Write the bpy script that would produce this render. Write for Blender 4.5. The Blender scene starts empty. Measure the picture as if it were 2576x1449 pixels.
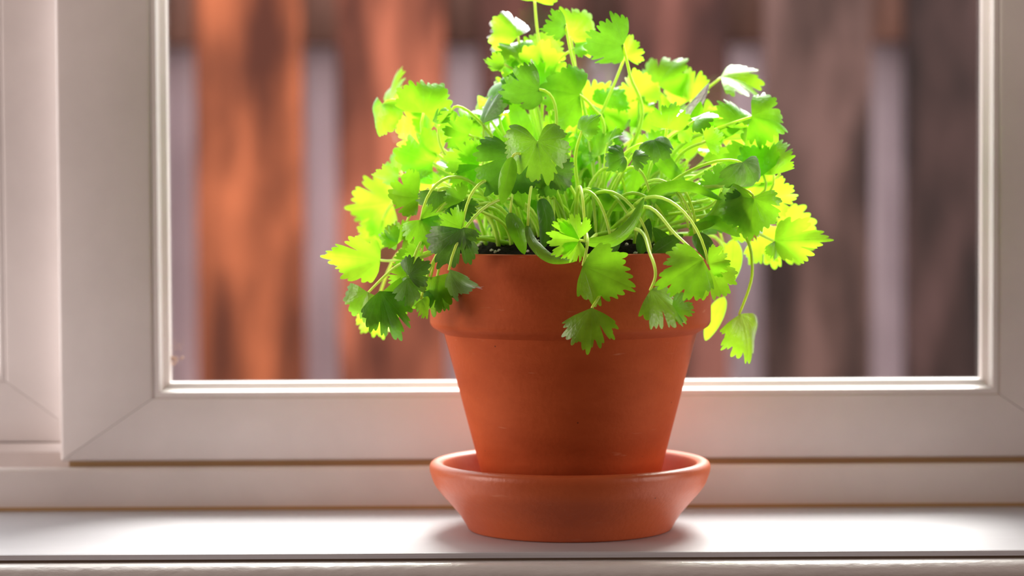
import bpy, bmesh, math, random
import numpy as np
from mathutils import Vector, Matrix

# ------------------------------------------------------------------ camera
FPX, W, H = 6000.0, 2576.0, 1449.0
CAM = Vector((-0.0255, -1.064, 0.1512))
PITCH, ROLL = math.radians(2.33), math.radians(-0.28)
scene = bpy.context.scene
cd = bpy.data.cameras.new('camera')
cam = bpy.data.objects.new('camera', cd)
scene.collection.objects.link(cam)
cam.matrix_world = (Matrix.Translation(CAM) @ Matrix.Rotation(math.pi / 2 - PITCH, 4, 'X')
                    @ Matrix.Rotation(ROLL, 4, 'Z'))
cd.sensor_width = 36.0
cd.lens = FPX / W * 36.0
cd.clip_start = 0.02
cd.clip_end = 60
cd.dof.use_dof = True
cd.dof.focus_distance = 1.005
cd.dof.aperture_fstop = 6.2
scene.camera = cam
CROT = cam.matrix_world.to_3x3()


def at(px, py, Y):
    """point of the pixel's ray on the plane y = Y"""
    d = CROT @ Vector(((px - W / 2) / FPX, -(py - H / 2) / FPX, -1.0))
    t = (Y - CAM.y) / d.y
    return CAM + d * t


# ------------------------------------------------------------------ world, sun, room light, exposure
world = bpy.data.worlds.new('overcast_sky')
scene.world = world
world.use_nodes = True
bg = world.node_tree.nodes['Background']
bg.inputs['Color'].default_value = (0.93, 0.96, 1.0, 1)
bg.inputs['Strength'].default_value = 3.5

sd = bpy.data.lights.new('hazy_sun', 'SUN')
sd.energy = 11.0
sd.angle = math.radians(34)
sd.color = (1.0, 0.97, 0.92)
sun = bpy.data.objects.new('hazy_sun', sd)
scene.collection.objects.link(sun)
sun.rotation_euler = Vector((-0.13, -0.65, -0.74)).to_track_quat('-Z', 'Y').to_euler()

# added fill lamps at both sides of the room, no windows stand there
for nm, loc, energy in (('room_fill_light', (-2.05, -0.36, 0.34), 42.0), ('room_fill_light', (1.88, -0.40, 0.34), 24.0)):
    ad = bpy.data.lights.new(nm, 'AREA')
    ad.shape = 'RECTANGLE'
    ad.size, ad.size_y = 1.1, 1.1
    ad.energy = energy
    ad.color = (1.0, 0.84, 0.77)
    al = bpy.data.objects.new(nm, ad)
    scene.collection.objects.link(al)
    al.location = loc
    al.rotation_euler = (Vector((0, 0, 0.08)) - Vector(loc)).to_track_quat('-Z', 'Y').to_euler()

vs = scene.view_settings
vs.view_transform = 'Standard'
vs.look = 'None'
vs.exposure = 0.0
vs.gamma = 1.0
vs.use_curve_mapping = False
scene.cycles.use_denoising = True
scene.cycles.max_bounces = 8
scene.cycles.diffuse_bounces = 4
scene.cycles.transparent_max_bounces = 16
scene.cycles.sample_clamp_indirect = 6.0

col = scene.collection
rnd = random.Random(7)


# ------------------------------------------------------------------ helpers
def lin(r, g, b):
    f = lambda c: (c / 255 / 12.92) if c / 255 <= .04045 else ((c / 255 + .055) / 1.055) ** 2.4
    return (f(r), f(g), f(b), 1)


def new_mat(name):
    m = bpy.data.materials.new(name)
    m.use_nodes = True
    nt = m.node_tree
    nt.nodes.clear()
    out = nt.nodes.new('ShaderNodeOutputMaterial')
    return m, nt, out


def N(nt, typ, **kw):
    n = nt.nodes.new(typ)
    for k, v in kw.items():
        if k in n.inputs:
            n.inputs[k].default_value = v
        else:
            setattr(n, k, v)
    return n


def ramp(nt, stops):
    r = nt.nodes.new('ShaderNodeValToRGB')
    e = r.color_ramp.elements
    e[0].position, e[0].color = stops[0]
    e[1].position, e[1].color = stops[-1]
    for p, c in stops[1:-1]:
        x = e.new(p)
        x.color = c
    return r


def paint(name, base, rough, bump=0.0, bscale=400.0, spec=0.5, stain=None, stretch=(1, 1, 1), coat=0.0):
    m, nt, out = new_mat(name)
    p = N(nt, 'ShaderNodeBsdfPrincipled')
    p.inputs['Roughness'].default_value = rough
    p.inputs['Specular IOR Level'].default_value = spec
    p.inputs['Coat Weight'].default_value = coat
    p.inputs['Coat Roughness'].default_value = 0.15
    tc = N(nt, 'ShaderNodeTexCoord')
    mp = N(nt, 'ShaderNodeMapping')
    mp.inputs['Scale'].default_value = stretch
    nt.links.new(tc.outputs['Object'], mp.inputs['Vector'])
    n1 = N(nt, 'ShaderNodeTexNoise', Scale=9.0, Detail=5.0, Roughness=0.6)
    nt.links.new(mp.outputs['Vector'], n1.inputs['Vector'])
    s = stain or tuple(c * 0.86 for c in base[:3]) + (1,)
    r = ramp(nt, [(0.30, s), (0.62, base)])
    nt.links.new(n1.outputs['Fac'], r.inputs['Fac'])
    nt.links.new(r.outputs['Color'], p.inputs['Base Color'])
    if bump:
        n2 = N(nt, 'ShaderNodeTexNoise', Scale=bscale, Detail=3.0)
        nt.links.new(mp.outputs['Vector'], n2.inputs['Vector'])
        b = N(nt, 'ShaderNodeBump', Strength=bump, Distance=0.0006)
        nt.links.new(n2.outputs['Fac'], b.inputs['Height'])
        nt.links.new(b.outputs['Normal'], p.inputs['Normal'])
    nt.links.new(p.outputs['BSDF'], out.inputs['Surface'])
    return m


M = {}
M['vinyl'] = paint('white_vinyl', (0.88, 0.81, 0.79, 1), 0.38)
M['sill'] = paint('white_gloss_paint', (0.53, 0.515, 0.545, 1), 0.42, 0.25, 160, spec=0.3, stretch=(0.35, 1, 1))
M['nose'] = paint('painted_nosing', (0.78, 0.75, 0.74, 1), 0.26, 0.9, 330, stretch=(0.45, 1, 1), coat=0.4)
M['gap_shade'] = paint('brown_gap_shade', (0.56, 0.36, 0.18, 1), 0.7)  # brown tone standing in for shade in the frame's gaps
M['gap'] = paint('brown_groove', (0.22, 0.15, 0.10, 1), 0.8)  # plain dark brown for the sill groove
M['room'] = paint('cream_wall_paint', (0.24, 0.18, 0.14, 1), 0.8)
M['floorwood'] = paint('brown_floor', (0.16, 0.09, 0.05, 1), 0.5, stretch=(1, 6, 1))
M['bounce_siding'] = paint('bounce_siding_paint', (0.6, 0.57, 0.52, 1), 0.8)
M['ground'] = paint('ground_soil', (0.16, 0.12, 0.09, 1), 0.95)


def glass_mat():
    m, nt, out = new_mat('thin_window_glass')
    t = N(nt, 'ShaderNodeBsdfTransparent', Color=(0.96, 0.97, 0.96, 1))
    g = N(nt, 'ShaderNodeBsdfGlossy', Roughness=0.02)
    lw = N(nt, 'ShaderNodeLayerWeight', Blend=0.5)
    pw = N(nt, 'ShaderNodeMath', operation='POWER')
    pw.inputs[1].default_value = 5.0
    nt.links.new(lw.outputs['Facing'], pw.inputs[0])
    f = N(nt, 'ShaderNodeMath', operation='MULTIPLY_ADD')
    f.inputs[1].default_value = 0.7
    f.inputs[2].default_value = 0.035
    nt.links.new(pw.outputs['Value'], f.inputs[0])
    mx = N(nt, 'ShaderNodeMixShader')
    nt.links.new(f.outputs['Value'], mx.inputs['Fac'])
    nt.links.new(t.outputs['BSDF'], mx.inputs[1])
    nt.links.new(g.outputs['BSDF'], mx.inputs[2])
    nt.links.new(mx.outputs['Shader'], out.inputs['Surface'])
    return m


M['glass'] = glass_mat()


def terracotta(name, ca, cb, rough=0.6, spec=0.10):
    m, nt, out = new_mat(name)
    p = N(nt, 'ShaderNodeBsdfPrincipled', Roughness=0.62)
    p.inputs['Specular IOR Level'].default_value = spec
    p.inputs['Roughness'].default_value = rough
    tc = N(nt, 'ShaderNodeTexCoord')
    n1 = N(nt, 'ShaderNodeTexNoise', Scale=16.0, Detail=6.0, Roughness=0.62)
    mp = N(nt, 'ShaderNodeMapping')
    mp.inputs['Scale'].default_value = (1, 1, 2.4)
    nt.links.new(tc.outputs['Object'], mp.inputs['Vector'])
    nt.links.new(mp.outputs['Vector'], n1.inputs['Vector'])
    r = ramp(nt, [(0.28, cb), (0.66, ca)])
    nt.links.new(n1.outputs['Fac'], r.inputs['Fac'])
    # pale scuffs of lime and a few dark pits
    v = N(nt, 'ShaderNodeTexNoise', Scale=70.0, Detail=2.0)
    mp2 = N(nt, 'ShaderNodeMapping')
    mp2.inputs['Scale'].default_value = (1, 1, 5)
    nt.links.new(tc.outputs['Object'], mp2.inputs['Vector'])
    nt.links.new(mp2.outputs['Vector'], v.inputs['Vector'])
    rs = ramp(nt, [(0.70, (0, 0, 0, 1)), (0.80, (0.30, 0.30, 0.30, 1))])
    nt.links.new(v.outputs['Fac'], rs.inputs['Fac'])
    mix = N(nt, 'ShaderNodeMix', data_type='RGBA')
    nt.links.new(rs.outputs['Color'], mix.inputs['Factor'])
    nt.links.new(r.outputs['Color'], mix.inputs['A'])
    mix.inputs['B'].default_value = (0.72, 0.36, 0.22, 1)
    vo = N(nt, 'ShaderNodeTexVoronoi', Scale=95.0)
    nt.links.new(tc.outputs['Object'], vo.inputs['Vector'])
    rp = ramp(nt, [(0.018, (1, 1, 1, 1)), (0.045, (0, 0, 0, 1))])
    nt.links.new(vo.outputs['Distance'], rp.inputs['Fac'])
    mix2 = N(nt, 'ShaderNodeMix', data_type='RGBA')
    nt.links.new(rp.outputs['Color'], mix2.inputs['Factor'])
    nt.links.new(mix.outputs['Result'], mix2.inputs['A'])
    mix2.inputs['B'].default_value = (0.10, 0.03, 0.015, 1)
    nt.links.new(mix2.outputs['Result'], p.inputs['Base Color'])
    n2 = N(nt, 'ShaderNodeTexNoise', Scale=420.0, Detail=3.0)
    nt.links.new(tc.outputs['Object'], n2.inputs['Vector'])
    b = N(nt, 'ShaderNodeBump', Strength=0.35, Distance=0.0004)
    nt.links.new(n2.outputs['Fac'], b.inputs['Height'])
    nt.links.new(b.outputs['Normal'], p.inputs['Normal'])
    nt.links.new(p.outputs['BSDF'], out.inputs['Surface'])
    return m


M['pot'] = terracotta('terracotta_clay', (0.50, 0.098, 0.027, 1), (0.36, 0.060, 0.015, 1))
M['saucer'] = terracotta('terracotta_saucer_clay', (0.57, 0.120, 0.036, 1), (0.45, 0.084, 0.024, 1), 0.40, 0.5)


def fence_mat():
    """stained fence board with random blotches; base colour comes from the object's colour"""
    m, nt, out = new_mat('stained_fence_wood')
    p = N(nt, 'ShaderNodeBsdfPrincipled', Roughness=0.75)
    p.inputs['Specular IOR Level'].default_value = 0.25
    oi = N(nt, 'ShaderNodeObjectInfo')
    tc = N(nt, 'ShaderNodeTexCoord')
    mp = N(nt, 'ShaderNodeMapping')
    mp.inputs['Scale'].default_value = (1, 1, 0.22)
    mp.inputs['Rotation'].default_value = (0, math.radians(-7), 0)
    nt.links.new(tc.outputs['Object'], mp.inputs['Vector'])
    add = N(nt, 'ShaderNodeVectorMath', operation='ADD')
    mul = N(nt, 'ShaderNodeMath', operation='MULTIPLY')
    mul.inputs[1].default_value = 37.0
    nt.links.new(oi.outputs['Random'], mul.inputs[0])
    nt.links.new(mp.outputs['Vector'], add.inputs[0])
    nt.links.new(mul.outputs['Value'], add.inputs[1])
    n1 = N(nt, 'ShaderNodeTexNoise', Scale=17.0, Detail=4.0, Roughness=0.55)
    nt.links.new(add.outputs['Vector'], n1.inputs['Vector'])
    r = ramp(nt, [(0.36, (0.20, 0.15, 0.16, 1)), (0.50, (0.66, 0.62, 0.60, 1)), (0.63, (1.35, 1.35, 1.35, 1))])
    nt.links.new(n1.outputs['Fac'], r.inputs['Fac'])
    mx = N(nt, 'ShaderNodeMix', data_type='RGBA', blend_type='MULTIPLY')
    nt.links.new(oi.outputs['Alpha'], mx.inputs['Factor'])
    nt.links.new(oi.outputs['Color'], mx.inputs['A'])
    nt.links.new(r.outputs['Color'], mx.inputs['B'])
    nt.links.new(mx.outputs['Result'], p.inputs['Base Color'])
    n2 = N(nt, 'ShaderNodeTexNoise', Scale=140.0, Detail=3.0)
    nt.links.new(mp.outputs['Vector'], n2.inputs['Vector'])
    b = N(nt, 'ShaderNodeBump', Strength=0.4, Distance=0.002)
    nt.links.new(n2.outputs['Fac'], b.inputs['Height'])
    nt.links.new(b.outputs['Normal'], p.inputs['Normal'])
    nt.links.new(p.outputs['BSDF'], out.inputs['Surface'])
    return m


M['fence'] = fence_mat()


def leaf_mat(name, dif, trans, veins, gloss=0.31, tw=0.55, edge=None):
    m, nt, out = new_mat(name)
    uv = N(nt, 'ShaderNodeUVMap')
    sep = N(nt, 'ShaderNodeSeparateXYZ')
    nt.links.new(uv.outputs['UV'], sep.inputs['Vector'])
    # veins radiating from the petiole: bands in the polar angle, fading to the rim
    m1 = N(nt, 'ShaderNodeMath', operation='MULTIPLY')
    m1.inputs[1].default_value = 9.0
    nt.links.new(sep.outputs['X'], m1.inputs[0])
    fr = N(nt, 'ShaderNodeMath', operation='FRACT')
    nt.links.new(m1.outputs['Value'], fr.inputs[0])
    s1 = N(nt, 'ShaderNodeMath', operation='SUBTRACT')
    s1.inputs[1].default_value = 0.5
    nt.links.new(fr.outputs['Value'], s1.inputs[0])
    ab = N(nt, 'ShaderNodeMath', operation='ABSOLUTE')
    nt.links.new(s1.outputs['Value'], ab.inputs[0])
    rv = ramp(nt, [(0.0, (1, 1, 1, 1)), (0.07, (0, 0, 0, 1))])
    nt.links.new(ab.outputs['Value'], rv.inputs['Fac'])
    fade = N(nt, 'ShaderNodeMapRange')
    fade.inputs['From Min'].default_value = 0.0
    fade.inputs['From Max'].default_value = 1.05
    fade.inputs['To Min'].default_value = 0.95
    fade.inputs['To Max'].default_value = 0.0
    nt.links.new(sep.outputs['Y'], fade.inputs['Value'])
    # side veins branching off the main ones
    k1 = N(nt, 'ShaderNodeMath', operation='MULTIPLY')
    k1.inputs[1].default_value = 7.0
    nt.links.new(sep.outputs['Y'], k1.inputs[0])
    k2 = N(nt, 'ShaderNodeMath', operation='MULTIPLY_ADD')
    k2.inputs[1].default_value = -2.6
    nt.links.new(ab.outputs['Value'], k2.inputs[0])
    nt.links.new(k1.outputs['Value'], k2.inputs[2])
    k3 = N(nt, 'ShaderNodeMath', operation='FRACT')
    nt.links.new(k2.outputs['Value'], k3.inputs[0])
    k4 = N(nt, 'ShaderNodeMath', operation='SUBTRACT')
    k4.inputs[1].default_value = 0.5
    nt.links.new(k3.outputs['Value'], k4.inputs[0])
    k5 = N(nt, 'ShaderNodeMath', operation='ABSOLUTE')
    nt.links.new(k4.outputs['Value'], k5.inputs[0])
    rb = ramp(nt, [(0.0, (0.45, 0.45, 0.45, 1)), (0.10, (0, 0, 0, 1))])
    nt.links.new(k5.outputs['Value'], rb.inputs['Fac'])
    mxv = N(nt, 'ShaderNodeMath', operation='MAXIMUM')
    nt.links.new(rv.outputs['Color'], mxv.inputs[0])
    nt.links.new(rb.outputs['Color'], mxv.inputs[1])
    vm = N(nt, 'ShaderNodeMath', operation='MULTIPLY')
    nt.links.new(mxv.outputs['Value'], vm.inputs[0])
    nt.links.new(fade.outputs['Result'], vm.inputs[1])
    tc = N(nt, 'ShaderNodeTexCoord')
    no = N(nt, 'ShaderNodeTexNoise', Scale=170.0, Detail=4.0)
    nt.links.new(tc.outputs['Object'], no.inputs['Vector'])
    rd = ramp(nt, [(0.3, tuple(c * 0.7 for c in dif) + (1,)), (0.7, tuple(c * 1.15 for c in dif) + (1,))])
    nt.links.new(no.outputs['Fac'], rd.inputs['Fac'])
    rt = ramp(nt, [(0.3, tuple(c * 0.84 for c in trans) + (1,)), (0.7, tuple(min(c * 1.08, .98) for c in trans) + (1,))])
    nt.links.new(no.outputs['Fac'], rt.inputs['Fac'])
    md = N(nt, 'ShaderNodeMix', data_type='RGBA')
    nt.links.new(vm.outputs['Value'], md.inputs['Factor'])
    nt.links.new(rd.outputs['Color'], md.inputs['A'])
    md.inputs['B'].default_value = veins + (1,)
    colour = md.outputs['Result']
    if edge:
        re = ramp(nt, [(0.955, (0, 0, 0, 1)), (0.995, (0.85, 0.85, 0.85, 1))])
        nt.links.new(sep.outputs['Y'], re.inputs['Fac'])
        me = N(nt, 'ShaderNodeMix', data_type='RGBA')
        nt.links.new(re.outputs['Color'], me.inputs['Factor'])
        nt.links.new(colour, me.inputs['A'])
        me.inputs['B'].default_value = edge + (1,)
        colour = me.outputs['Result']
    d = N(nt, 'ShaderNodeBsdfDiffuse')
    nt.links.new(colour, d.inputs['Color'])
    t = N(nt, 'ShaderNodeBsdfTranslucent')
    mt = N(nt, 'ShaderNodeMix', data_type='RGBA')
    fv = N(nt, 'ShaderNodeMath', operation='MULTIPLY')
    fv.inputs[1].default_value = 0.55
    nt.links.new(vm.outputs['Value'], fv.inputs[0])
    nt.links.new(fv.outputs['Value'], mt.inputs['Factor'])
    nt.links.new(rt.outputs['Color'], mt.inputs['A'])
    mt.inputs['B'].default_value = tuple(c * 0.55 for c in trans) + (1,)
    nt.links.new(mt.outputs['Result'], t.inputs['Color'])
    mx = N(nt, 'ShaderNodeMixShader', Fac=tw)
    nt.links.new(d.outputs['BSDF'], mx.inputs[1])
    nt.links.new(t.outputs['BSDF'], mx.inputs[2])
    g = N(nt, 'ShaderNodeBsdfGlossy', Roughness=gloss)
    lw = N(nt, 'ShaderNodeFresnel', IOR=1.42)
    mg = N(nt, 'ShaderNodeMixShader')
    nt.links.new(lw.outputs['Fac'], mg.inputs['Fac'])
    nt.links.new(mx.outputs['Shader'], mg.inputs[1])
    nt.links.new(g.outputs['BSDF'], mg.inputs[2])
    b = N(nt, 'ShaderNodeBump', Strength=0.3, Distance=0.0004)
    vo = N(nt, 'ShaderNodeTexVoronoi', Scale=620.0)
    nt.links.new(tc.outputs['Object'], vo.inputs['Vector'])
    sb = N(nt, 'ShaderNodeMath', operation='SUBTRACT')
    nt.links.new(vo.outputs['Distance'], sb.inputs[0])
    nt.links.new(vm.outputs['Value'], sb.inputs[1])
    nt.links.new(sb.outputs['Value'], b.inputs['Height'])
    for n in (d, g):
        nt.links.new(b.outputs['Normal'], n.inputs['Normal'])
    nt.links.new(mg.outputs['Shader'], out.inputs['Surface'])
    return m


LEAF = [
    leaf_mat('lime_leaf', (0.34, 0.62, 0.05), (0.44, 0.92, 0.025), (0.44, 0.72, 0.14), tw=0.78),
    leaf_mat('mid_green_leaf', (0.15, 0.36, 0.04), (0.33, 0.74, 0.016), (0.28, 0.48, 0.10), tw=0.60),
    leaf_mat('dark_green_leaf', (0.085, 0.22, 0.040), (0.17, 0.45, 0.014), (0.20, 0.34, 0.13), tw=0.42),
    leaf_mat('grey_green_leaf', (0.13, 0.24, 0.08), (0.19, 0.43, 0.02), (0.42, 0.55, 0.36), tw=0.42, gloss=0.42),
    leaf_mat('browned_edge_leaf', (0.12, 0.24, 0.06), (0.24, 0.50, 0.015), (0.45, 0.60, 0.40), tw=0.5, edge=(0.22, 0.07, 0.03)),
]


def stem_mat():
    m, nt, out = new_mat('pale_green_stem')
    p = N(nt, 'ShaderNodeBsdfPrincipled', Roughness=0.35)
    p.inputs['Base Color'].default_value = (0.50, 0.82, 0.12, 1)
    p.inputs['Subsurface Weight'].default_value = 1.0
    p.inputs['Subsurface Radius'].default_value = (1.0, 1.0, 0.35)
    p.inputs['Subsurface Scale'].default_value = 0.003
    nt.links.new(p.outputs['BSDF'], out.inputs['Surface'])
    return m


STEM = stem_mat()


def soil_mat():
    m, nt, out = new_mat('black_potting_soil')
    p = N(nt, 'ShaderNodeBsdfPrincipled', Roughness=0.95)
    p.inputs['Specular IOR Level'].default_value = 0.08
    tc = N(nt, 'ShaderNodeTexCoord')
    n1 = N(nt, 'ShaderNodeTexNoise', Scale=260.0, Detail=6.0, Roughness=0.7)
    nt.links.new(tc.outputs['Object'], n1.inputs['Vector'])
    r = ramp(nt, [(0.35, (0.004, 0.003, 0.002, 1)), (0.7, (0.022, 0.014, 0.009, 1))])
    nt.links.new(n1.outputs['Fac'], r.inputs['Fac'])
    nt.links.new(r.outputs['Color'], p.inputs['Base Color'])
    b = N(nt, 'ShaderNodeBump', Strength=1.0, Distance=0.002)
    nt.links.new(n1.outputs['Fac'], b.inputs['Height'])
    nt.links.new(b.outputs['Normal'], p.inputs['Normal'])
    nt.links.new(p.outputs['BSDF'], out.inputs['Surface'])
    return m


M['soil'] = soil_mat()
M['perlite'] = paint('white_perlite', (0.75, 0.70, 0.60, 1), 0.9)
M['debris'] = paint('dried_web_dirt', (0.62, 0.42, 0.32, 1), 0.95)


def obj(name, me, mat, parent=None, loc=None):
    o = bpy.data.objects.new(name, me)
    col.objects.link(o)
    if mat is not None and not me.materials:
        me.materials.append(mat)
    if parent is not None:
        o.parent = parent
    if loc is not None:
        o.location = loc
    return o


def empty(name, loc):
    o = bpy.data.objects.new(name, None)
    o.empty_display_size = 0.02
    col.objects.link(o)
    o.location = loc
    return o


def tag(o, label=None, cat=None, group=None, kind=None):
    if label: o['label'] = label
    if cat: o['category'] = cat
    if group: o['group'] = group
    if kind: o['kind'] = kind
    return o


def mesh_pd(name, verts, faces, smooth=True):
    me = bpy.data.meshes.new(name)
    me.from_pydata([tuple(v) for v in verts], [], faces)
    me.polygons.foreach_set('use_smooth', [smooth] * len(me.polygons))
    me.update()
    return me


def box_mesh(name, x0, x1, y0, y1, z0, z1, bev=0.0, segs=2, origin=(0, 0, 0)):
    bm = bmesh.new()
    ox, oy, oz = origin
    vs_ = [bm.verts.new((x - ox, y - oy, z - oz)) for x in (x0, x1) for y in (y0, y1) for z in (z0, z1)]
    for f in ((0, 1, 3, 2), (4, 6, 7, 5), (0, 4, 5, 1), (2, 3, 7, 6), (0, 2, 6, 4), (1, 5, 7, 3)):
        bm.faces.new([vs_[i] for i in f])
    if bev:
        bmesh.ops.bevel(bm, geom=bm.edges[:], offset=bev, segments=segs, profile=0.5, affect='EDGES')
    bmesh.ops.recalc_face_normals(bm, faces=bm.faces[:])
    me = bpy.data.meshes.new(name)
    bm.to_mesh(me)
    bm.free()
    if bev:
        me.polygons.foreach_set('use_smooth', [True] * len(me.polygons))
        try:
            me.set_sharp_from_angle(angle=math.radians(50))
        except Exception:
            pass
    return me


def extrude_profile(name, prof, x0, x1, smooth=False):
    """profile [(y, z)] closed, swept along x"""
    n = len(prof)
    v = [(x0, y, z) for y, z in prof] + [(x1, y, z) for y, z in prof]
    f = [(i, (i + 1) % n, n + (i + 1) % n, n + i) for i in range(n)]
    f.append(tuple(range(n - 1, -1, -1)))
    f.append(tuple(range(n, 2 * n)))
    me = mesh_pd(name, v, f, smooth)
    bm = bmesh.new(); bm.from_mesh(me)
    bmesh.ops.recalc_face_normals(bm, faces=bm.faces[:])
    bm.to_mesh(me); bm.free()
    if smooth:
        me.set_sharp_from_angle(angle=math.radians(40))
    return me


def lathe(name, prof, n=128, sharp=38):
    v, f = [], []
    for r, z in prof:
        for k in range(n):
            a = 2 * math.pi * k / n
            v.append((r * math.cos(a), r * math.sin(a), z))
    for i in range(len(prof) - 1):
        for k in range(n):
            k2 = (k + 1) % n
            f.append((i * n + k, i * n + k2, (i + 1) * n + k2, (i + 1) * n + k))
    me = mesh_pd(name, v, f, True)
    bm = bmesh.new(); bm.from_mesh(me)
    bmesh.ops.remove_doubles(bm, verts=bm.verts[:], dist=1e-6)
    bmesh.ops.recalc_face_normals(bm, faces=bm.faces[:])
    bm.to_mesh(me); bm.free()
    me.set_sharp_from_angle(angle=math.radians(sharp))
    return me


def catmull(pts, n):
    """smooth a coarse profile"""
    out = []
    P = [pts[0]] + list(pts) + [pts[-1]]
    for i in range(1, len(P) - 2):
        for k in range(n):
            t = k / n
            a, b, c, d = (np.array(P[i + j - 1], float) for j in range(4))
            out.append(tuple(0.5 * (2 * b + (c - a) * t + (2 * a - 5 * b + 4 * c - d) * t * t + (3 * b - a - 3 * c + d) * t ** 3)))
    out.append(tuple(pts[-1]))
    return out


# ------------------------------------------------------------------ room shell
RX0, RX1, RY0, RY1, RZ0, RZ1 = -2.2, 2.0, -3.6, -0.052, -0.92, 1.55
OX0, OX1, OZ0, OZ1 = -0.95, 0.62, -0.03, 0.98          # the window opening
WY1 = 0.17                                              # outer face of the house wall


def struct(name, me, mat):
    return tag(obj(name, me, mat), kind='structure')


def struct_label(o, label, cat):
    o['label'] = label
    o['category'] = cat
    return o


bm = bmesh.new()
for (x0, x1, z0, z1) in ((RX0 - 2, OX0, RZ0, 2.4), (OX1, RX1 + 2, RZ0, 2.4), (OX0, OX1, RZ0, OZ0), (OX0, OX1, OZ1, 2.4)):
    t = box_mesh('t', x0, x1, RY1, WY1, z0, z1)
    bm.from_mesh(t)
    bpy.data.meshes.remove(t)
me = bpy.data.meshes.new('wall_front'); bm.to_mesh(me); bm.free()
struct_label(struct('wall_front', me, M['room']), 'cream painted wall around the window opening', 'wall')
bm = bmesh.new()
for (x0, x1, z0, z1) in ((RX0 - 2, OX0, RZ0, 2.4), (OX1, RX1 + 2, RZ0, 2.4), (OX0, OX1, RZ0, OZ0), (OX0, OX1, OZ1, 2.4)):
    t = box_mesh('t', x0, x1, WY1, WY1 + .02, z0, z1)
    bm.from_mesh(t)
    bpy.data.meshes.remove(t)
me = bpy.data.meshes.new('bounce_siding'); bm.to_mesh(me); bm.free()
obj('bounce_siding', me, M['bounce_siding'], bpy.data.objects['wall_front'])  # pale outer skin added to bounce light onto the fence
struct_label(struct('wall_back', box_mesh('wall_back', RX0 - .1, RX1 + .1, RY0 - .1, RY0, RZ0, RZ1), M['room']), 'cream painted wall across the room from the window', 'wall')
struct_label(struct('wall_left', box_mesh('wall_left', RX0 - .1, RX0, RY0, RY1, RZ0, RZ1), M['room']), 'cream painted side wall nearer the rear sash', 'wall')
struct_label(struct('wall_right', box_mesh('wall_right', RX1, RX1 + .1, RY0, RY1, RZ0, RZ1), M['room']), 'cream painted side wall farther from the rear sash', 'wall')
struct_label(struct('floor', box_mesh('floor', RX0 - .1, RX1 + .1, RY0 - .1, RY1, RZ0 - .1, RZ0), M['floorwood']), 'brown wooden room floor', 'floor')
struct_label(struct('ceiling', box_mesh('ceiling', RX0 - .1, RX1 + .1, RY0 - .1, RY1, RZ1, RZ1 + .1), M['room']), 'pale room ceiling', 'ceiling')
struct_label(struct('ground', box_mesh('ground', -5, 5, WY1, 5.5, RZ0 - .1, RZ0), M['ground']), 'bare dark ground between the house and the fence', 'ground')

# ------------------------------------------------------------------ sill
SF = -0.0705                                            # front edge of the sill board
sill = empty('trim_1', (0, 0, 0))
tag(sill, 'glossy white painted window sill with rounded nosing under the saucer', 'window sill', kind='structure')
b_ = 0.0012
prof = [(0.10, -0.016), (0.10, 0.0), (SF + b_, 0.0), (SF + b_ * .3, -b_ * .3), (SF, -b_), (SF, -0.0024), (SF + 0.004, -0.0024), (SF + 0.004, -0.016)]
obj('sill_board', extrude_profile('sill_board', prof, OX0, OX1), M['sill'], sill)
R_ = 0.0046
prof = [(SF + 0.008, -0.0036)]
cz, cy = -0.0036 - R_, SF - 0.0016
for k in range(15):
    a = math.radians(90 + 180 * k / 14)
    prof.append((cy + R_ * 1.25 * math.cos(a), cz + R_ * math.sin(a)))
prof.append((SF + 0.008, -0.0036 - 2 * R_))
obj('nosing', extrude_profile('nosing', prof, OX0, OX1, True), M['nose'], sill)
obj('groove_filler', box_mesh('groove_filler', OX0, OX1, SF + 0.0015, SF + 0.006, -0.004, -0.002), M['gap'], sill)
prof = [(SF + 0.012, -0.0134), (SF - 0.0015, -0.0134), (SF - 0.003, -0.0150), (SF - 0.003, -0.030), (SF + 0.012, -0.030)]
obj('apron', extrude_profile('apron', prof, OX0, OX1), M['nose'], sill)

# ------------------------------------------------------------------ window frame (sliding window)
FY = 0.0665                                             # room face of the frame's lower member
LIPZ = 0.0203
frame = empty('trim_2', (0, FY, 0))
tag(frame, 'white vinyl track frame of the sliding window', 'window frame', kind='structure')


def fpart(name, x0, x1, y0, y1, z0, z1, mat=M['vinyl'], bev=0.0006, parent=frame):
    return obj(name, box_mesh(name, x0, x1, y0, y1, z0, z1, bev, origin=(0, FY, 0)), mat, parent)


def q(y, z):
    return (y - FY, z)


prof = [q(FY + .0010, 0.0002), q(FY + .0006, LIPZ - .0022), q(FY + .0012, LIPZ - .0008), q(FY + .0026, LIPZ), q(FY + .0058, LIPZ), q(FY + .0058, .008),
        q(0.100, .008), q(0.100, .0245), q(0.1008, .0254), q(0.1062, .0284), q(0.1062, .012), q(0.150, .012), q(0.150, -.012), q(FY + .0010, -.012)]
obj('bottom_track', extrude_profile('bottom_track', prof, OX0, OX1, True), M['vinyl'], frame)
fpart('joint_shade_strip', OX0, OX1, FY - .0004, FY + .003, -.0006, .0016, M['gap_shade'], 0)  # brown strip painting the shade along the sill joint
fpart('jamb', .2555, OX1, FY, .150, .0, OZ1)
fpart('jamb', OX0, -.612, FY, .150, .0, OZ1)
fpart('head', -.612, .2555, FY, .150, .955, OZ1)


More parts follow.
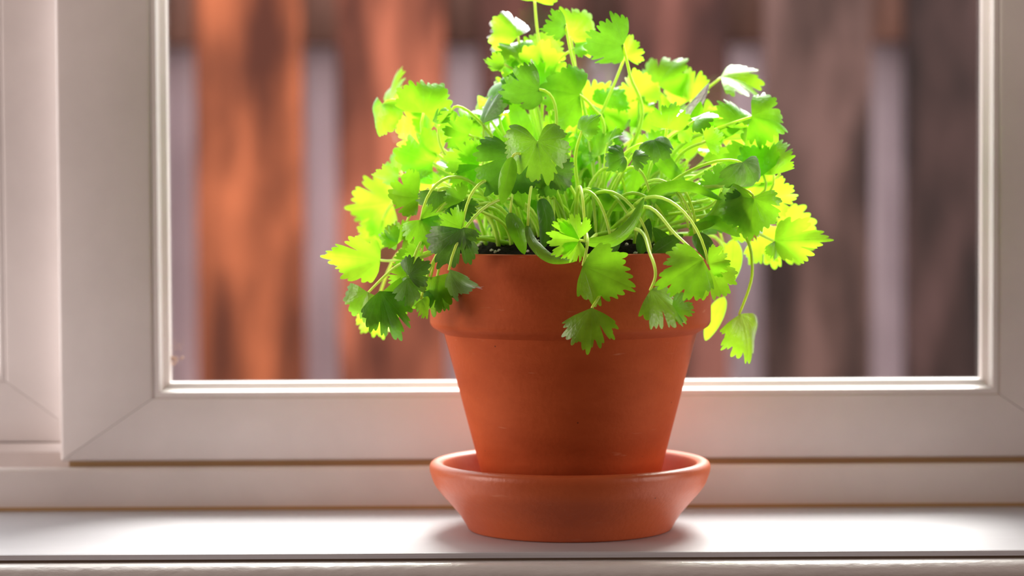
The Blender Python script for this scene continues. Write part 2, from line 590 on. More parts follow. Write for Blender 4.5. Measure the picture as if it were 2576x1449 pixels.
def sash(name, label, X0, X1, Z0, Z1, y0, y1, stile, rail, yg):
    """mitred sash: two stiles, two rails, glazing beads, pane"""
    s = empty(name, (X0, y0, Z0))
    tag(s, label, 'window', kind='structure')
    ix0, ix1, iz0, iz1 = X0 + stile, X1 - stile, Z0 + rail, Z1 - rail
    g = 0.00012

    def member(nm, a, b, c, d, frnt, back, mat, par, bev):
        # a-b outer edge, c-d inner edge (x, z), extruded in y
        bm = bmesh.new()
        A = [bm.verts.new((x - X0, frnt - y0, z - Z0)) for x, z in (a, b, c, d)]
        B = [bm.verts.new((x - X0, back - y0, z - Z0)) for x, z in (a, b, c, d)]
        bm.faces.new(A); bm.faces.new(B[::-1])
        for i in range(4):
            bm.faces.new((A[i], B[i], B[(i + 1) % 4], A[(i + 1) % 4]))
        bmesh.ops.recalc_face_normals(bm, faces=bm.faces[:])
        if bev:
            es = [e for e in bm.edges if e.verts[0].co.y == e.verts[1].co.y and
                  {e.verts[0], e.verts[1]} in ({A[0], A[1]}, {A[2], A[3]})]
            bmesh.ops.bevel(bm, geom=es, offset=bev, segments=3, profile=0.5, affect='EDGES')
        m_ = bpy.data.meshes.new(nm); bm.to_mesh(m_); bm.free()
        m_.polygons.foreach_set('use_smooth', [True] * len(m_.polygons))
        m_.set_sharp_from_angle(angle=math.radians(35))
        return obj(nm, m_, mat, par)

    member('stile', (X0, Z0 + g), (X0, Z1 - g), (ix0, iz1 - g), (ix0, iz0 + g), y0, y1, M['vinyl'], s, .0018)
    member('stile', (X1, Z0 + g), (X1, Z1 - g), (ix1, iz1 - g), (ix1, iz0 + g), y0, y1, M['vinyl'], s, .0018)
    member('bottom_rail', (X0 + g, Z0), (X1 - g, Z0), (ix1 - g, iz0), (ix0 + g, iz0), y0, y1, M['vinyl'], s, .0012)
    member('top_rail', (X0 + g, Z1), (X1 - g, Z1), (ix1 - g, iz1), (ix0 + g, iz1), y0, y1, M['vinyl'], s, .0012)
    # glazing bead: a stepped, sloped strip from the sash face to the glass
    prof = [(0.0, .0006), (.0024, .0006), (.0034, .0026), (.0034, .0060), (.0062, .0084), (.0066, yg - y0), (0.0, yg - y0)]
    for side in ('l', 'r', 'b', 't'):
        vv = []
        for end in (0, 1):
            for ins, dy in prof:
                if side == 'b':
                    x = (ix0 + ins) if end == 0 else (ix1 - ins); z = iz0 + ins
                elif side == 't':
                    x = (ix0 + ins) if end == 0 else (ix1 - ins); z = iz1 - ins
                elif side == 'l':
                    x = ix0 + ins; z = (iz0 + ins) if end == 0 else (iz1 - ins)
                else:
                    x = ix1 - ins; z = (iz0 + ins) if end == 0 else (iz1 - ins)
                vv.append((x - X0, dy, z - Z0))
        n = len(prof)
        ff = [(i, (i + 1) % n, n + (i + 1) % n, n + i) for i in range(n)] + [tuple(range(n)), tuple(range(2 * n - 1, n - 1, -1))]
        m_ = mesh_pd('glazing_bead', vv, ff, False)
        bm = bmesh.new(); bm.from_mesh(m_); bmesh.ops.recalc_face_normals(bm, faces=bm.faces[:]); bm.to_mesh(m_); bm.free()
        obj('glazing_bead', m_, M['vinyl'], s)
    obj('glass_pane', box_mesh('glass_pane', ix0 + .001, ix1 - .001, yg - .0005, yg + .0035, iz0 + .001, iz1 - .001, origin=(X0, y0, Z0)), M['glass'], s)
    return s


SY = 0.0735
w1 = sash('window_1', 'white vinyl sliding sash behind the potted plant', -0.2422, 0.2520, 0.0228, 0.950, SY, SY + .024, 0.0453, 0.0305, SY + .014)
w2 = sash('window_2', 'rear white sash standing in the track behind the front sash', -0.612, -0.2335, 0.0285, 0.950, 0.1066, 0.130, 0.0418, 0.0305, 0.118)
obj('sash_foot', box_mesh('sash_foot', .004, .375, .004, .020, -.016, .001), M['gap_shade'], w2)
# foot of the front sash in the track, brown for the gap's shade
obj('sash_foot', box_mesh('sash_foot', .004, .49, .0016, .020, -.014, .001), M['gap_shade'], w1)
# dried web and dirt in the corner of the glass
bm = bmesh.new()
c0 = at(422, 905, SY + .0125)
for k in range(150):
    a, rr = rnd.random() * 6.283, rnd.random()
    if k < 55:
        p = (c0.x + rnd.gauss(0, .0026), SY + .0120 + rnd.random() * .0015, c0.z + rnd.gauss(0, .0008))
        s_ = rnd.uniform(.0003, .0008)
    else:
        p = (c0.x + rnd.gauss(0.001, .0038), SY + .0125 + rnd.random() * .001, c0.z + .0065 + rnd.gauss(0, .0034))
        s_ = rnd.uniform(.0001, .0003)
    bmesh.ops.create_icosphere(bm, subdivisions=1, radius=s_, matrix=Matrix.Translation((p[0] + .2422, p[1] - SY, p[2] - .0228)))
me = bpy.data.meshes.new('dirt_speck'); bm.to_mesh(me); bm.free()
tag(obj('dirt_speck', me, M['debris'], w1), kind='stuff', label='dried dirt and web in the corner of the pane')

# ------------------------------------------------------------------ fence outside
FD = 2.036
PIT = 0.1845
G0 = -0.2735
fence = empty('fence', (G0, FD, RZ0))
tag(fence, 'brown stained wooden board fence with narrow gaps outside the window', 'fence')
FT = 0.78
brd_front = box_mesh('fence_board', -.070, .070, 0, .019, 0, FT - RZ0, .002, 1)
brd_rear = box_mesh('rear_board', -.070, .070, .060, .079, 0, FT - RZ0, .002, 1)
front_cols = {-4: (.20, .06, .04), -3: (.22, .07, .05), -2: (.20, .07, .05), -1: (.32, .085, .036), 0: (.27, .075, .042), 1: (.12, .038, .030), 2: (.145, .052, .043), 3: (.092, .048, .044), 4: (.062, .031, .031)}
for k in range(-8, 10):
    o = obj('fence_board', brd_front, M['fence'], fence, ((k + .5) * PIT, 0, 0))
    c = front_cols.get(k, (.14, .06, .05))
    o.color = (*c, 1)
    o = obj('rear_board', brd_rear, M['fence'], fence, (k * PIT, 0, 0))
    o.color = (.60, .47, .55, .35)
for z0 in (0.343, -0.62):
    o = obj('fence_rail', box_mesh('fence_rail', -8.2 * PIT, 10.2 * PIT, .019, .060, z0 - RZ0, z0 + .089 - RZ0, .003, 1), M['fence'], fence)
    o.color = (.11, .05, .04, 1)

# ------------------------------------------------------------------ saucer and pot
prof = [(.0005, 0), (.0440, 0), (.0450, .0002), (.0456, .0007)] + catmull([(.0459, .0013), (.0478, .0045), (.0502, .0080), (.0543, .0128), (.0580, .0170), (.0605, .0205),
        (.0620, .0243), (.0628, .0275), (.0622, .0298), (.0600, .0308), (.0574, .0302), (.0560, .0280), (.0530, .0180), (.0485, .0100), (.0455, .0068), (.0430, .0055)], 5) + [(.0005, .0055)]
saucer = obj('plant_saucer', lathe('plant_saucer', prof), M['saucer'])
tag(saucer, 'round terracotta saucer with flared side standing on the white sill', 'saucer')

PZ = .0054
pot = obj('plant_pot', lathe('plant_pot', catmull([(.0005, 0), (.0335, 0), (.0350, .0006), (.0358, .0030), (.0402, .0201), (.0484, .0516), (.0562, .0820), (.0572, .0838), (.0572, .1000)], 4)
                              + [(.0540, .1080), (.0500, .0900), (.0330, .008), (.0005, .008)]), M['pot'], None, (0.0005, 0, PZ))
tag(pot, 'tapered terracotta flower pot standing in the saucer', 'pot')
rim = obj('rim', lathe('rim', catmull([(.0560, .0822), (.0585, .0836), (.0612, .0852), (.0624, .0868), (.0627, .0890), (.0627, .1000), (.0629, .1168), (.0625, .1183),
                                        (.0612, .1189), (.0592, .1188), (.0580, .1180), (.0576, .1160), (.0556, .0980)], 4)), M['pot'], pot)

# ------------------------------------------------------------------ soil
SZ = .1205


def soil_z(r):
    return SZ + .0108 * (1 - min(1, r / .058) ** 2.6)


v, f = [], []
NR, NA = 26, 72
for i in range(NR + 1):
    r = .0580 * i / NR
    for k in range(NA):
        a = 2 * math.pi * k / NA
        x, y = r * math.cos(a), r * math.sin(a)
        z = soil_z(r) + rnd.gauss(0, .0007) - (.004 if i == NR else 0)
        v.append((x, y, z))
for i in range(NR):
    for k in range(NA):
        k2 = (k + 1) % NA
        f.append((i * NA + k, i * NA + k2, (i + 1) * NA + k2, (i + 1) * NA + k))
soil = obj('potting_soil', mesh_pd('potting_soil', v, f, False), M['soil'])
tag(soil, 'dark crumbly potting soil with white perlite filling the pot', 'soil', kind='stuff')
bm = bmesh.new()
for k in range(240):
    a, r = rnd.random() * 6.283, .056 * math.sqrt(rnd.random())
    bmesh.ops.create_icosphere(bm, subdivisions=1, radius=rnd.uniform(.0004, .0012),
                               matrix=Matrix.Translation((r * math.cos(a), r * math.sin(a), soil_z(r) + rnd.uniform(-.0002, .0006))))
me = bpy.data.meshes.new('perlite'); bm.to_mesh(me); bm.free()
tag(obj('perlite', me, M['perlite'], soil), kind='stuff')

# ------------------------------------------------------------------ the plant
PX = 1 / 5640.0
plant = empty('cilantro_plant', (0, 0, SZ))
tag(plant, 'bushy bright green cilantro plant growing from the terracotta pot', 'plant')
PO = Vector((0, 0, SZ))
XH, YH, ZH = Vector((1, 0, 0)), Vector((0, 1, 0)), Vector((0, 0, 1))


def leaf_mesh(R, spread, cu, cv, fold, ripple, seed, narrow=0.0):
    """scalloped, lobed cilantro leaflet in (u, v, n); R metres long"""
    rg = random.Random(seed)
    NA_, NR_ = 132, 6
    S = math.radians(spread)
    nl = 3 if spread < 130 else 5
    clefts = [(-S + 2 * S * (i + 1) / nl) + rg.gauss(0, .05) for i in range(nl - 1)]
    dep = [rg.uniform(.10, .46) for _ in clefts]
    for i in range(nl):
        clefts.append(-S + 2 * S * (i + .5 + rg.uniform(-.22, .22)) / nl)
        dep.append(rg.uniform(.05, .26))
    nt_ = rg.choice((5, 6)) * nl + rg.choice((0, 1))
    ph = rg.uniform(-.2, .2)
    asym = rg.uniform(-.12, .12)
    verts, uvs = [(0, 0, 0)], [(.5, 0)]
    for j in range(1, NR_ + 1):
        s = (j / NR_) ** 0.85
        for k in range(NA_ + 1):
            th = -S + 2 * S * k / NA_
            t = th / S
            env = 1.0 - .26 * abs(t) ** 2.2 + asym * t
            tooth = abs(math.sin(nt_ * math.pi * (t * .5 + .5) * 1.0 + ph))
            env *= 1 - .145 * (1 - tooth ** .6)
            env *= 1 + .05 * math.sin(nt_ * 1.3 * t + seed) + .06 * math.cos(nl * math.pi * t)
            for c, d in zip(clefts, dep):
                env *= 1 - d * math.exp(-((th - c) / .050) ** 2)
            env *= min(1, .62 + 6 * (1 - abs(t)))
            r = s * env
            u, w = r * math.cos(th), r * math.sin(th) * (1 - narrow)
            z = fold * abs(w) + ripple * r * r * math.sin(5 * th + seed) * .5 + .35 * ripple * r * math.cos(2.3 * th + seed * 2)
            verts.append((u, w, z))
            uvs.append((k / NA_, s))
    out = []
    for u, w, z in verts:
        kv = cv if abs(cv) > 1e-3 else 1e-3
        ww = math.sin(kv * w) / kv
        z = z - (1 - math.cos(kv * w)) / kv
        ku = cu if abs(cu) > 1e-3 else 1e-3
        u2 = (1 / ku + z) * math.sin(ku * u)
        z2 = (1 / ku + z) * math.cos(ku * u) - 1 / ku
        out.append((u2 * R, ww * R, z2 * R))
    n1 = NA_ + 1
    faces = [(0, 1 + k, 2 + k) for k in range(NA_)]
    for j in range(NR_ - 1):
        for k in range(NA_):
            a = 1 + j * n1 + k
            faces.append((a, a + n1, a + n1 + 1, a + 1))
    return out, uvs, faces


def blade_mesh(R, width, cu, cv, fold, twist, seed):
    """smooth lance-shaped seed leaf"""
    NL, NWd = 18, 6
    verts, uvs = [], []
    for i in range(NL + 1):
        s = i / NL
        hw = width * .5 * (math.sin(math.pi * min(1, s ** .8)) ** .75 if 0 < s < 1 else 0) + .012
        for k in range(NWd + 1):
            t = -1 + 2 * k / NWd
            verts.append((s, t * hw, fold * abs(t) * hw, s))
            uvs.append((.5 + t * .06, s * .8))
    out = []
    for u, w, z, s in verts:
        kv = cv / max(width, .05) if abs(cv) > 1e-3 else 1e-3
        ww = math.sin(kv * w) / kv
        z = z - (1 - math.cos(kv * w)) / kv
        ca, sa = math.cos(twist * s), math.sin(twist * s)
        ww, z = ww * ca - z * sa, ww * sa + z * ca
        ku = cu if abs(cu) > 1e-3 else 1e-3
        u2 = (1 / ku + z) * math.sin(ku * u)
        z2 = (1 / ku + z) * math.cos(ku * u) - 1 / ku
        out.append((u2 * R, ww * R, z2 * R))
    n1 = NWd + 1
    faces = [(i * n1 + k, i * n1 + k + 1, (i + 1) * n1 + k + 1, (i + 1) * n1 + k) for i in range(NL) for k in range(NWd)]
    return out, uvs, faces


def frame_axes(al_, be, ga):
    al_, be, ga = (math.radians(a) for a in (al_, be, ga))
    d0 = XH * math.cos(al_) + ZH * math.sin(al_)
    d = d0 * math.cos(be) - YH * math.sin(be)
    n0 = -YH * math.cos(be) - d0 * math.sin(be)
    s0 = n0.cross(d)
    n = n0 * math.cos(ga) + s0 * math.sin(ga)
    s = s0 * math.cos(ga) - n0 * math.sin(ga)
    return d, s, n


def tube(name, pts, r0, r1, sides=7):
    verts, faces = [], []
    n = len(pts)
    up = Vector((.3, .9, .1)).normalized()
    for i, p in enumerate(pts):
        tg = (pts[min(i + 1, n - 1)] - pts[max(i - 1, 0)]).normalized()
        a = tg.cross(up).normalized()
        b = tg.cross(a).normalized()
        r = r0 + (r1 - r0) * i / (n - 1)
        for k in range(sides):
            t = 2 * math.pi * k / sides
            verts.append(p + a * (r * math.cos(t)) + b * (r * math.sin(t)))
    for i in range(n - 1):
        for k in range(sides):
            k2 = (k + 1) % sides
            faces.append((i * sides + k, i * sides + k2, (i + 1) * sides + k2, (i + 1) * sides + k))
    faces.append(tuple(range(sides - 1, -1, -1)))
    faces.append(tuple(range((n - 1) * sides, n * sides)))
    return mesh_pd(name, verts, faces, True)


def bezier(p0, p1, p2, p3, n=16):
    return [p0 * (1 - t) ** 3 + p1 * 3 * t * (1 - t) ** 2 + p2 * 3 * t * t * (1 - t) + p3 * t ** 3 for t in (i / n for i in range(n + 1))]


def smooth_path(pts, n=6):
    P = [pts[0]] + list(pts) + [pts[-1]]
    out = []
    for i in range(1, len(P) - 2):
        a, b, c, d = P[i - 1], P[i], P[i + 1], P[i + 2]
        for k in range(n):
            t = k / n
            out.append((b * 2 + (c - a) * t + (a * 2 - b * 5 + c * 4 - d) * (t * t) + (b * 3 - a - c * 3 + d) * (t ** 3)) * .5)
    out.append(pts[-1])
    return out


COUNT = [0]


def soil_root(x, y):
    a = rnd.gauss(0, .006)
    b = rnd.gauss(0, .006)
    x, y = x * .42 + a, y * .45 + b
    r = math.hypot(x, y)
    if r > .046:
        x, y = x * .046 / r, y * .046 / r
    y = max(y, -.030)
    return Vector((x, y, soil_z(math.hypot(x, y)) - .0015))


def stem_to(base, d, via=None, r0=.00098, r1=.00056):
    if via:
        pts = [at(*p) if len(p) == 3 else Vector(p[:3]) for p in via]
        first = pts[0]
        if via[0][1] < 640 and math.hypot(first.x, first.y) > .001 and first.z > SZ + .006:
            pts = [soil_root(first.x, first.y)] + pts
        pts = smooth_path(pts + [base], 6)
    else:
        root = soil_root(base.x, base.y)
        L = (base - root).length
        if base.z < SZ + .025:
            hgt = max(.028, L * .30)
            p1 = root + Vector(((base.x - root.x) * .15, (base.y - root.y) * .15, hgt * 1.3))
            p2 = base + Vector(((root.x - base.x) * .12, (root.y - base.y) * .12, hgt * (1.0 if base.z > .10 else 1.25)))
        else:
            p1 = root + Vector((0, 0, L * .45))
            p2 = base - d * (L * .28) - ZH * (L * .12)
        pts = bezier(root, p1, p2, base)
    o = obj('stem', tube('stem', [p - PO for p in pts], r0, r1), STEM, plant)
    return o


def put(px, py, y, Rp, al_, be=0, ga=0, cu=20, cv=15, mat=0, spread=105, fold=.12, rip=.10, via=None, narrow=0.0, blade=None, twist=0, stem=True):
    COUNT[0] += 1
    sd_ = COUNT[0]
    base = at(px, py, y)
    R = Rp * (y - CAM.y) / FPX
    d, s, n = frame_axes(al_, be, ga)
    if blade:
        vv, uv, ff = blade_mesh(R, blade, math.radians(cu), math.radians(cv), fold, math.radians(twist), sd_)
        nm = 'seed_leaf'
    else:
        vv, uv, ff = leaf_mesh(R, spread, math.radians(cu * 1.6), math.radians(cv * 1.5), fold, rip * 1.7, sd_, narrow)
        nm = 'leaf'
    V = [d * a + s * b + n * c for a, b, c in vv]
    me = mesh_pd(nm, V, ff, True)
    lay = me.uv_layers.new(name='UVMap')
    idx = [l.vertex_index for l in me.loops]
    lay.data.foreach_set('uv', [c for i in idx for c in uv[i]])
    par = plant
    if stem is True:
        par = stem_to(base - n * .0007, d, via)
    elif stem:
        par = stem
    o = obj(nm, me, LEAF[mat], par, base - PO)
    return par


LIME, MID, DARK, GREY, BROWN = 0, 1, 2, 3, 4
# (px, py, depth y, length px, image angle, tilt to camera, roll, curl along, curl across, colour ...)
# upper left
put(983, 262, .040, 98, 92, 0, 55, 30, 60, LIME, 80, narrow=.35)
put(962, 262, .010, 82, -108, 5, -35, 35, 70, MID, 120)
put(1072, 340, .010, 90, 152, -10, 20, 15, 20, LIME)
put(1066, 284, .000, 95, 62, 10, -15, 40, 30, MID, 110)
put(1100, 312, -.01, 52, 78, 0, 50, 30, 40, MID, 80)
put(1140, 278, -.01, 60, -100, 0, 55, 30, 40, MID, 80)
put(1088, 410, .000, 98, 162, 0, 10, 20, 25, LIME, 110)
put(1002, 445, .010, 62, 188, 10, 62, 20, 30, MID, 90)
put(1005, 432, .020, 58, 118, 0, 40, 30, 30, MID, 90)
par = put(1204, 415, -.030, 86, 172, 5, 0, 15, 15, LIME, 85)
put(1204, 415, -.030, 72, 110, 5, 0, 15, 20, LIME, 65, stem=par)
put(1204, 415, -.030, 66, -115, 5, 5, 20, 20, MID, 70, stem=par)
put(1052, 498, -.020, 88, 176, 0, -12, -30, -50, MID, 95)
put(985, 508, .055, 108, 192, -10, 160, 20, 25, LIME, 100)
put(958, 575, .055, 62, 205, 0, 170, 20, 20, LIME, 95)
put(1104, 482, -.035, 74, -88, 10, 20, 40, 50, GREY, 100)
par = put(1164, 505, -.045, 52, 158, 5, 0, 20, 20, MID, 100)
put(1150, 512, -.045, 56, -66, 5, 0, 25, 20, DARK, 90, stem=par)
put(1058, 553, -.050, 76, -76, 8, 0, 25, 40, MID, 100)
put(1058, 553, -.050, 56, 12, 8, -20, 30, 30, MID, 65, stem=False)
par = put(1163, 572, -.060, 62, 158, 5, 20, 20, 25, MID, 80)
put(1160, 576, -.060, 108, -116, 12, 0, 30, 45, GREY, 75, stem=par)
put(1166, 572, -.062, 56, -78, 5, 10, 20, 20, GREY, 70, stem=par)
par = put(1012, 604, -.020, 56, 128, 0, 0, 20, 20, LIME, 90)
put(1000, 612, -.020, 52, 165, 0, 40, 30, 40, MID, 90, stem=par)
put(1014, 606, -.022, 42, -10, 0, 20, 30, 30, MID, 90, stem=par)
put(957, 655, -.020, 142, 174, 5, 0, 8, 12, LIME, 88, narrow=.50, via=[(1180, 600, -.03), (1060, 640, -.035), (990, 655, -.025)])
put(1060, 640, -.045, 46, 200, 0, 20, 20, 20, LIME, 90)
put(1040, 655, -.04, 52, -150, 0, 10, 20, 20, MID, 90)
par = put(925, 735, -.040, 80, -118, 0, -20, 20, 35, MID, 95, via=[(1150, 600, -.03), (1080, 640, -.05), (1000, 668, -.045)])
put(955, 732, -.045, 134, -70, 12, 10, 35, 45, DARK, 75, narrow=.30, stem=par)
put(960, 735, -.043, 92, -30, 0, -10, 25, 35, MID, 70, stem=par)
put(945, 775, .045, 74, -72, -5, 160, 15, 20, LIME, 90, via=[(1100, 600, .03), (1000, 640, .05)])
put(1028, 694, -.055, 62, 40, 10, 10, 35, 40, GREY, 95)
put(1024, 700, -.055, 80, -66, 10, 15, 45, 60, GREY, 75, stem=False)
put(1030, 698, -.040, 60, 205, 0, 0, 20, 20, LIME, 100)
put(1084, 698, -.045, 96, -96, 5, 5, 25, 35, MID, 110)
put(1098, 720, -.043, 66, -62, 5, 30, 30, 35, DARK, 95)
put(1062, 752, -.050, 52, -58, 0, 60, 30, 30, MID, 90)
put(1132, 678, -.066, 108, -62, 10, 58, -40, 45, GREY, 70, narrow=.3)
# crown, centre
par = put(1302, 92, .015, 88, 128, 0, 160, -25, -55, LIME, 100, via=[(1345, 330, .015), (1320, 190, .015)])
put(1345, 2, .015, 60, 80, 0, 0, 20, 20, LIME, 100, via=[(1400, 420, .01), (1372, 200, .012), (1352, 80, .014)])
put(1312, 158, .010, 88, 106, 10, -20, 55, 40, MID, 110)
put(1345, 215, .012, 110, 84, 0, 170, 20, 25, LIME, 110)
put(1360, 140, .020, 72, 60, 0, 10, 20, 30, LIME, 105)
put(1236, 250, .000, 112, 58, 0, 62, 35, 50, MID, 85)
put(1268, 165, .005, 52, 178, 10, 62, 25, 20, MID, 80)
put(1214, 312, -.010, 108, 74, 0, 66, 20, 40, GREY, 75, narrow=.2)
put(1275, 225, .000, 80, 40, 0, 40, 30, 40, MID, 90)
put(1300, 240, .020, 90, 100, 0, 150, 20, 25, LIME, 105)
put(1365, 220, .005, 70, 120, 0, 150, 20, 30, LIME, 100)
par = put(1436, 92, .015, 92, 48, 5, -10, 45, 30, LIME, 105, via=[(1465, 330, .01), (1450, 190, .012)])
put(1424, 62, -.005, 62, 214, 20, 45, 40, 40, DARK, 95, via=[(1475, 300, 0), (1440, 150, 0)])
put(1446, 118, .012, 54, 2, 10, 55, 25, 20, LIME, 90)
put(1568, 112, -.012, 102, 190, 25, 38, 30, 45, DARK, 105, via=[(1610, 320, .0), (1585, 190, -.005)])
put(1572, 142, .012, 56, 62, 0, 0, 20, 25, LIME, 100)
put(1458, 238, -.008, 104, 168, 5, -12, 25, 35, MID, 110, via=[(1520, 340, 0), (1490, 270, -.005)])
put(1356, 226, -.022, 102, 204, 20, 38, 45, 55, DARK, 105)
put(1606, 248, .030, 70, 94, 0, 170, 15, 25, LIME, 115, via=[(1605, 420, .02), (1606, 300, .028)])
put(1655, 215, .040, 98, 58, 0, 20, 30, 40, MID, 90, via=[(1640, 420, .03), (1660, 290, .04)])
put(1736, 252, .038, 88, 112, 0, 20, 25, 40, LIME, 95)
put(1814, 192, .030, 106, -8, 8, 58, 14, 12, LIME, 80, via=[(1640, 400, .02), (1730, 270, .025)])
put(1742, 326, .015, 76, 142, 0, 150, -20, -40, LIME, 90)
put(1782, 326, .030, 66, 64, 0, 160, 15, 25, LIME, 105)
put(1872, 318, -.005, 92, 122, 0, -30, 30, 60, MID, 95)
put(1891, 292, -.012, 96, -6, 10, 22, 40, 30, MID, 100, via=[(1700, 380, 0), (1790, 330, -.005)])
put(1880, 338, .000, 78, 182, 10, 70, 20, 20, MID, 80)
put(1850, 330, .030, 48, -80, 0, 0, 20, 20, LIME, 110)
put(1944, 440, -.015, 96, 98, 0, 55, 40, 40, MID, 85)
put(1946, 420, -.010, 132, 172, 0, 0, 20, 25, LIME, 95)
put(1920, 440, -.015, 88, 128, 0, 10, 20, 25, MID, 90)
put(1816, 472, -.030, 66, 84, 5, -10, -20, 30, DARK, 110)
put(1812, 470, -.022, 48, 170, 0, 0, 20, 20, LIME, 90)
put(1868, 408, -.040, 100, -56, 15, 40, 70, 40, GREY, 100)
put(1936, 498, .000, 66, 12, 0, 170, 12, 15, LIME, 100)
put(1896, 500, -.048, 104, -98, 12, 0, 35, 40, MID, 130)
put(1880, 508, -.046, 72, -142, 12, 10, 35, 40, DARK, 90, stem=False)
par = put(1948, 606, -.020, 134, 4, 5, 20, 10, 20, LIME, 85, narrow=.45, via=[(1790, 540, -.02), (1880, 575, -.03)])
put(1950, 606, -.020, 52, -75, 5, 40, 30, 30, MID, 80, stem=par)
put(1945, 575, .035, 112, -38, 0, 170, 15, 25, LIME, 95)
put(1975, 600, .040, 68, 42, 0, 160, 20, 30, LIME, 80)
put(1905, 590, .02, 80, -40, 0, 160, 20, 30, LIME, 90)
# hanging on the right
put(1862, 790, -.015, 124, -66, 10, 42, 30, 55, LIME, 80, via=[(1780, 560, -.01), (1872, 590, -.02), (1892, 690, -.02)])
# in front of the rim
p61 = put(1466, 668, -.074, 138, -24, 5, 5, 12, 16, MID, 86, narrow=.28, via=[(1450, 560, -.045), (1478, 600, -.068)])
put(1489, 774, -.078, 108, -92, 8, -5, 18, 24, MID, 66, via=[(1480, 640, -.066), (1512, 724, -.070)])
par = put(1458, 604, -.072, 84, 176, 8, 0, 15, 20, LIME, 60, via=[(1500, 590, -.04), (1480, 605, -.06)])
put(1456, 602, -.072, 66, 100, 8, 0, 15, 22, LIME, 62, stem=par)
put(1460, 608, -.072, 56, -118, 8, 0, 20, 22, LIME, 62, stem=par)
put(1637, 728, -.080, 118, -40, 10, 52, 20, 40, MID, 80, via=[(1597, 575, -.05), (1636, 640, -.072), (1649, 690, -.080)])
put(1690, 775, -.078, 60, 0, 0, 20, 20, 30, MID, 80, stem=False)
put(1768, 652, -.082, 128, -148, 8, -12, 20, 34, MID, 86, narrow=.22, via=[(1620, 520, -.05), (1700, 590, -.068)])
par = put(1782, 664, -.074, 56, 12, 5, 0, 15, 20, LIME, 80)
put(1788, 678, -.072, 82, -66, 5, 0, 20, 25, LIME, 85, stem=par)
# centre
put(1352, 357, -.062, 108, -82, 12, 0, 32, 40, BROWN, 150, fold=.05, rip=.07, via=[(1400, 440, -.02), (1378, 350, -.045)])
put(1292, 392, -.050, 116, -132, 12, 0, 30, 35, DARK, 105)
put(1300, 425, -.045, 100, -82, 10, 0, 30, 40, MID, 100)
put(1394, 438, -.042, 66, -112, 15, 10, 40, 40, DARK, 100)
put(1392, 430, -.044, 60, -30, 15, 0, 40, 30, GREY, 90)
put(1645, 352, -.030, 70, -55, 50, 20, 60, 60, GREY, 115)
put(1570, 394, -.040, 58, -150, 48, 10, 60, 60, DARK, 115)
put(1590, 398, -.040, 44, 10, 30, 30, 40, 40, GREY, 80, stem=False)
put(1525, 268, .020, 70, 60, 10, 20, 45, 40, MID, 105)

# seed leaves (smooth, lance-shaped)
def lance(px, py, y, Rp, al_, wd, be=0, ga=0, cu=20, cv=20, mat=MID, tw=0, stem=True, via=None):
    put(px, py, y, Rp, al_, be, ga, cu, cv, mat, fold=.10, blade=wd, twist=tw, stem=stem, via=via)


lance(1395, 640, -.042, 85, 70, .45, 0, -10, 20, 20, DARK)
lance(1225, 392, -.010, 95, 24, .36, 0, 20, 20, 20, MID)
lance(1500, 372, .010, 125, 32, .34, 0, 20, 70, 20, LIME)
lance(1845, 602, .020, 115, -92, .42, 0, 160, 15, 20, LIME)
lance(1822, 748, .030, 120, -118, .36, 0, 150, -20, 30, LIME, via=[(1780, 590, .02), (1825, 660, .035)])
lance(1820, 610, .030, 95, -86, .36, 0, 150, 15, 20, LIME)
lance(1288, 395, -.066, 122, -104, .36, 12, -10, 20, 70, MID)
lance(1540, 640, -.046, 70, 80, .45, 0, 20, 20, 20, DARK)
lance(1640, 640, -.046, 95, 35, .42, 0, 20, 20, 30, DARK)
lance(1610, 640, -.044, 95, 75, .38, 0, 0, 20, 30, DARK)
lance(1700, 640, -.040, 90, 130, .40, 0, 0, 20, 30, DARK)
lance(1500, 640, -.040, 100, 115, .40, 0, 0, 20, 30, DARK)
lance(1730, 400, .000, 150, 78, .30, 0, 10, 15, 20, LIME)
lance(1690, 330, .020, 80, -60, .4, 0, 10, 15, 20, LIME)
lance(1225, 320, .020, 130, 20, .30, 0, 20, 40, 20, LIME)
lance(1420, 470, .000, 120, 100, .30, 0, 20, 20, 20, LIME)



def ribbon(path, wpx, mat, roll=0, stem=True, lean=None):
    """a long curved seed leaf following the given points"""
    P = smooth_path([at(*p) for p in path], 8)
    n = len(P)
    y = path[0][2]
    hw = wpx * .5 * (y - CAM.y) / FPX
    base = P[0]
    V, UV, F = [], [], []
    for i, p in enumerate(P):
        s_ = i / (n - 1)
        tg = (P[min(i + 1, n - 1)] - P[max(i - 1, 0)]).normalized()
        side = tg.cross(-YH).normalized()
        nor = side.cross(tg).normalized()
        a = math.radians(roll * (1 - .6 * s_))
        sd2 = side * math.cos(a) + nor * math.sin(a)
        nr2 = nor * math.cos(a) - side * math.sin(a)
        w = hw * (math.sin(math.pi * (.06 + .94 * s_ ** .85)) ** .7 if s_ < 1 else .02)
        for k in range(7):
            t = -1 + k / 3
            V.append(p - base + sd2 * (w * t) - nr2 * (w * .35 * t * t))
            UV.append((.5 + t * .06, s_ * .8))
    for i in range(n - 1):
        for k in range(6):
            F.append((i * 7 + k, i * 7 + k + 1, (i + 1) * 7 + k + 1, (i + 1) * 7 + k))
    me = mesh_pd('seed_leaf', V, F, True)
    lay = me.uv_layers.new(name='UVMap')
    lay.data.foreach_set('uv', [c for l in me.loops for c in UV[l.vertex_index]])
    par = stem_to(base, (P[1] - P[0]).normalized()) if stem else plant
    obj('seed_leaf', me, LEAF[mat], par, base - PO)


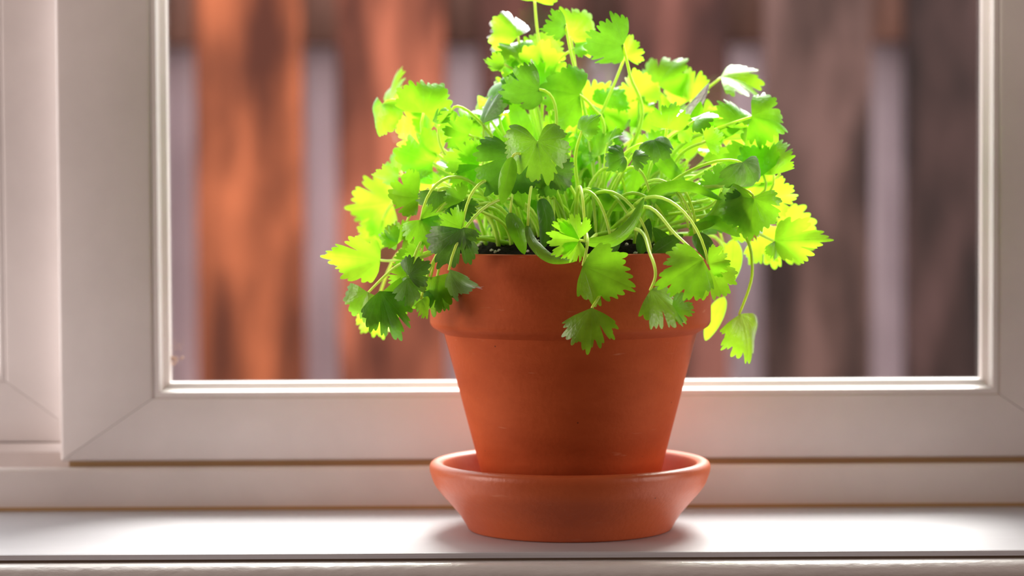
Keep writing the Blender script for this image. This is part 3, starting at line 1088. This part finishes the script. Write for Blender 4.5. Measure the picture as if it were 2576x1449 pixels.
ribbon([(1328, 568, -.052), (1345, 612, -.062), (1388, 650, -.067), (1452, 655, -.068)], 30, MID, 30)
ribbon([(1472, 610, -.066), (1540, 606, -.064), (1590, 562, -.058), (1621, 497, -.050)], 36, MID, -20)
ribbon([(1284, 535, -.045), (1303, 580, -.050), (1320, 640, -.047)], 44, MID, 25)
ribbon([(1362, 500, -.040), (1376, 560, -.042), (1366, 625, -.042)], 42, DARK)
ribbon([(1748, 588, -.045), (1776, 620, -.048), (1798, 668, -.046)], 46, DARK, 10)
ribbon([(1752, 578, -.040), (1800, 562, -.042), (1862, 596, -.040)], 38, MID, -35)
ribbon([(1582, 525, -.025), (1600, 440, -.027), (1637, 355, -.025)], 52, MID, 15)
ribbon([(1636, 365, -.018), (1680, 418, -.020), (1728, 474, -.020)], 42, MID)
ribbon([(1640, 522, -.040), (1652, 486, -.041), (1730, 470, -.040), (1818, 504, -.036)], 36, MID, -30)
ribbon([(1732, 574, -.042), (1780, 556, -.042), (1808, 520, -.038), (1815, 482, -.034)], 34, MID, 35)
ribbon([(1486, 476, -.030), (1530, 508, -.032), (1604, 522, -.030)], 42, MID, 10)

# sunlit leaves deeper in the clump and behind it
rl = random.Random(21)
n_fill = 0
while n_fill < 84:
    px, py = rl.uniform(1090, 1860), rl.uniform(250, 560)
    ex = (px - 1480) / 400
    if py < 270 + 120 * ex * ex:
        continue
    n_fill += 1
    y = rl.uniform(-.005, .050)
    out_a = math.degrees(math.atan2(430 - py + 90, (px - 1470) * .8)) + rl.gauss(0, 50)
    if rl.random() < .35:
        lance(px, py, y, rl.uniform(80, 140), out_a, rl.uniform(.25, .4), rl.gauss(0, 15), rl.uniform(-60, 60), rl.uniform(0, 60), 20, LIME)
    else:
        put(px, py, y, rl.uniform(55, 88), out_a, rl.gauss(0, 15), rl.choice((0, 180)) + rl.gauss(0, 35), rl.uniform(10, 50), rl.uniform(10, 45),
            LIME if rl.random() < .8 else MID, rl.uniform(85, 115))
# more stalks crossing the clump, each with a small leaf at its end
for k in range(34):
    px0 = rl.uniform(1230, 1700)
    y0 = rl.uniform(-.030, .045)
    px1 = 1460 + (px0 - 1460) * rl.uniform(1.2, 1.9)
    py1 = rl.uniform(290, 560)
    y1 = y0 + rl.gauss(0, .008)
    root = soil_root(at(px0, 640, y0).x * 2.0, y0 * 1.6 + .026)
    end = at(px1, py1, y1)
    mid = root.lerp(end, .5) + Vector((rl.gauss(0, .006), rl.gauss(0, .004), rl.uniform(.004, .016)))
    st = obj('stem', tube('stem', [p - PO for p in smooth_path([root, mid, end], 7)], .00098, .0006), STEM, plant)
    g_ = math.degrees(math.atan2(end.z - mid.z, end.x - mid.x))
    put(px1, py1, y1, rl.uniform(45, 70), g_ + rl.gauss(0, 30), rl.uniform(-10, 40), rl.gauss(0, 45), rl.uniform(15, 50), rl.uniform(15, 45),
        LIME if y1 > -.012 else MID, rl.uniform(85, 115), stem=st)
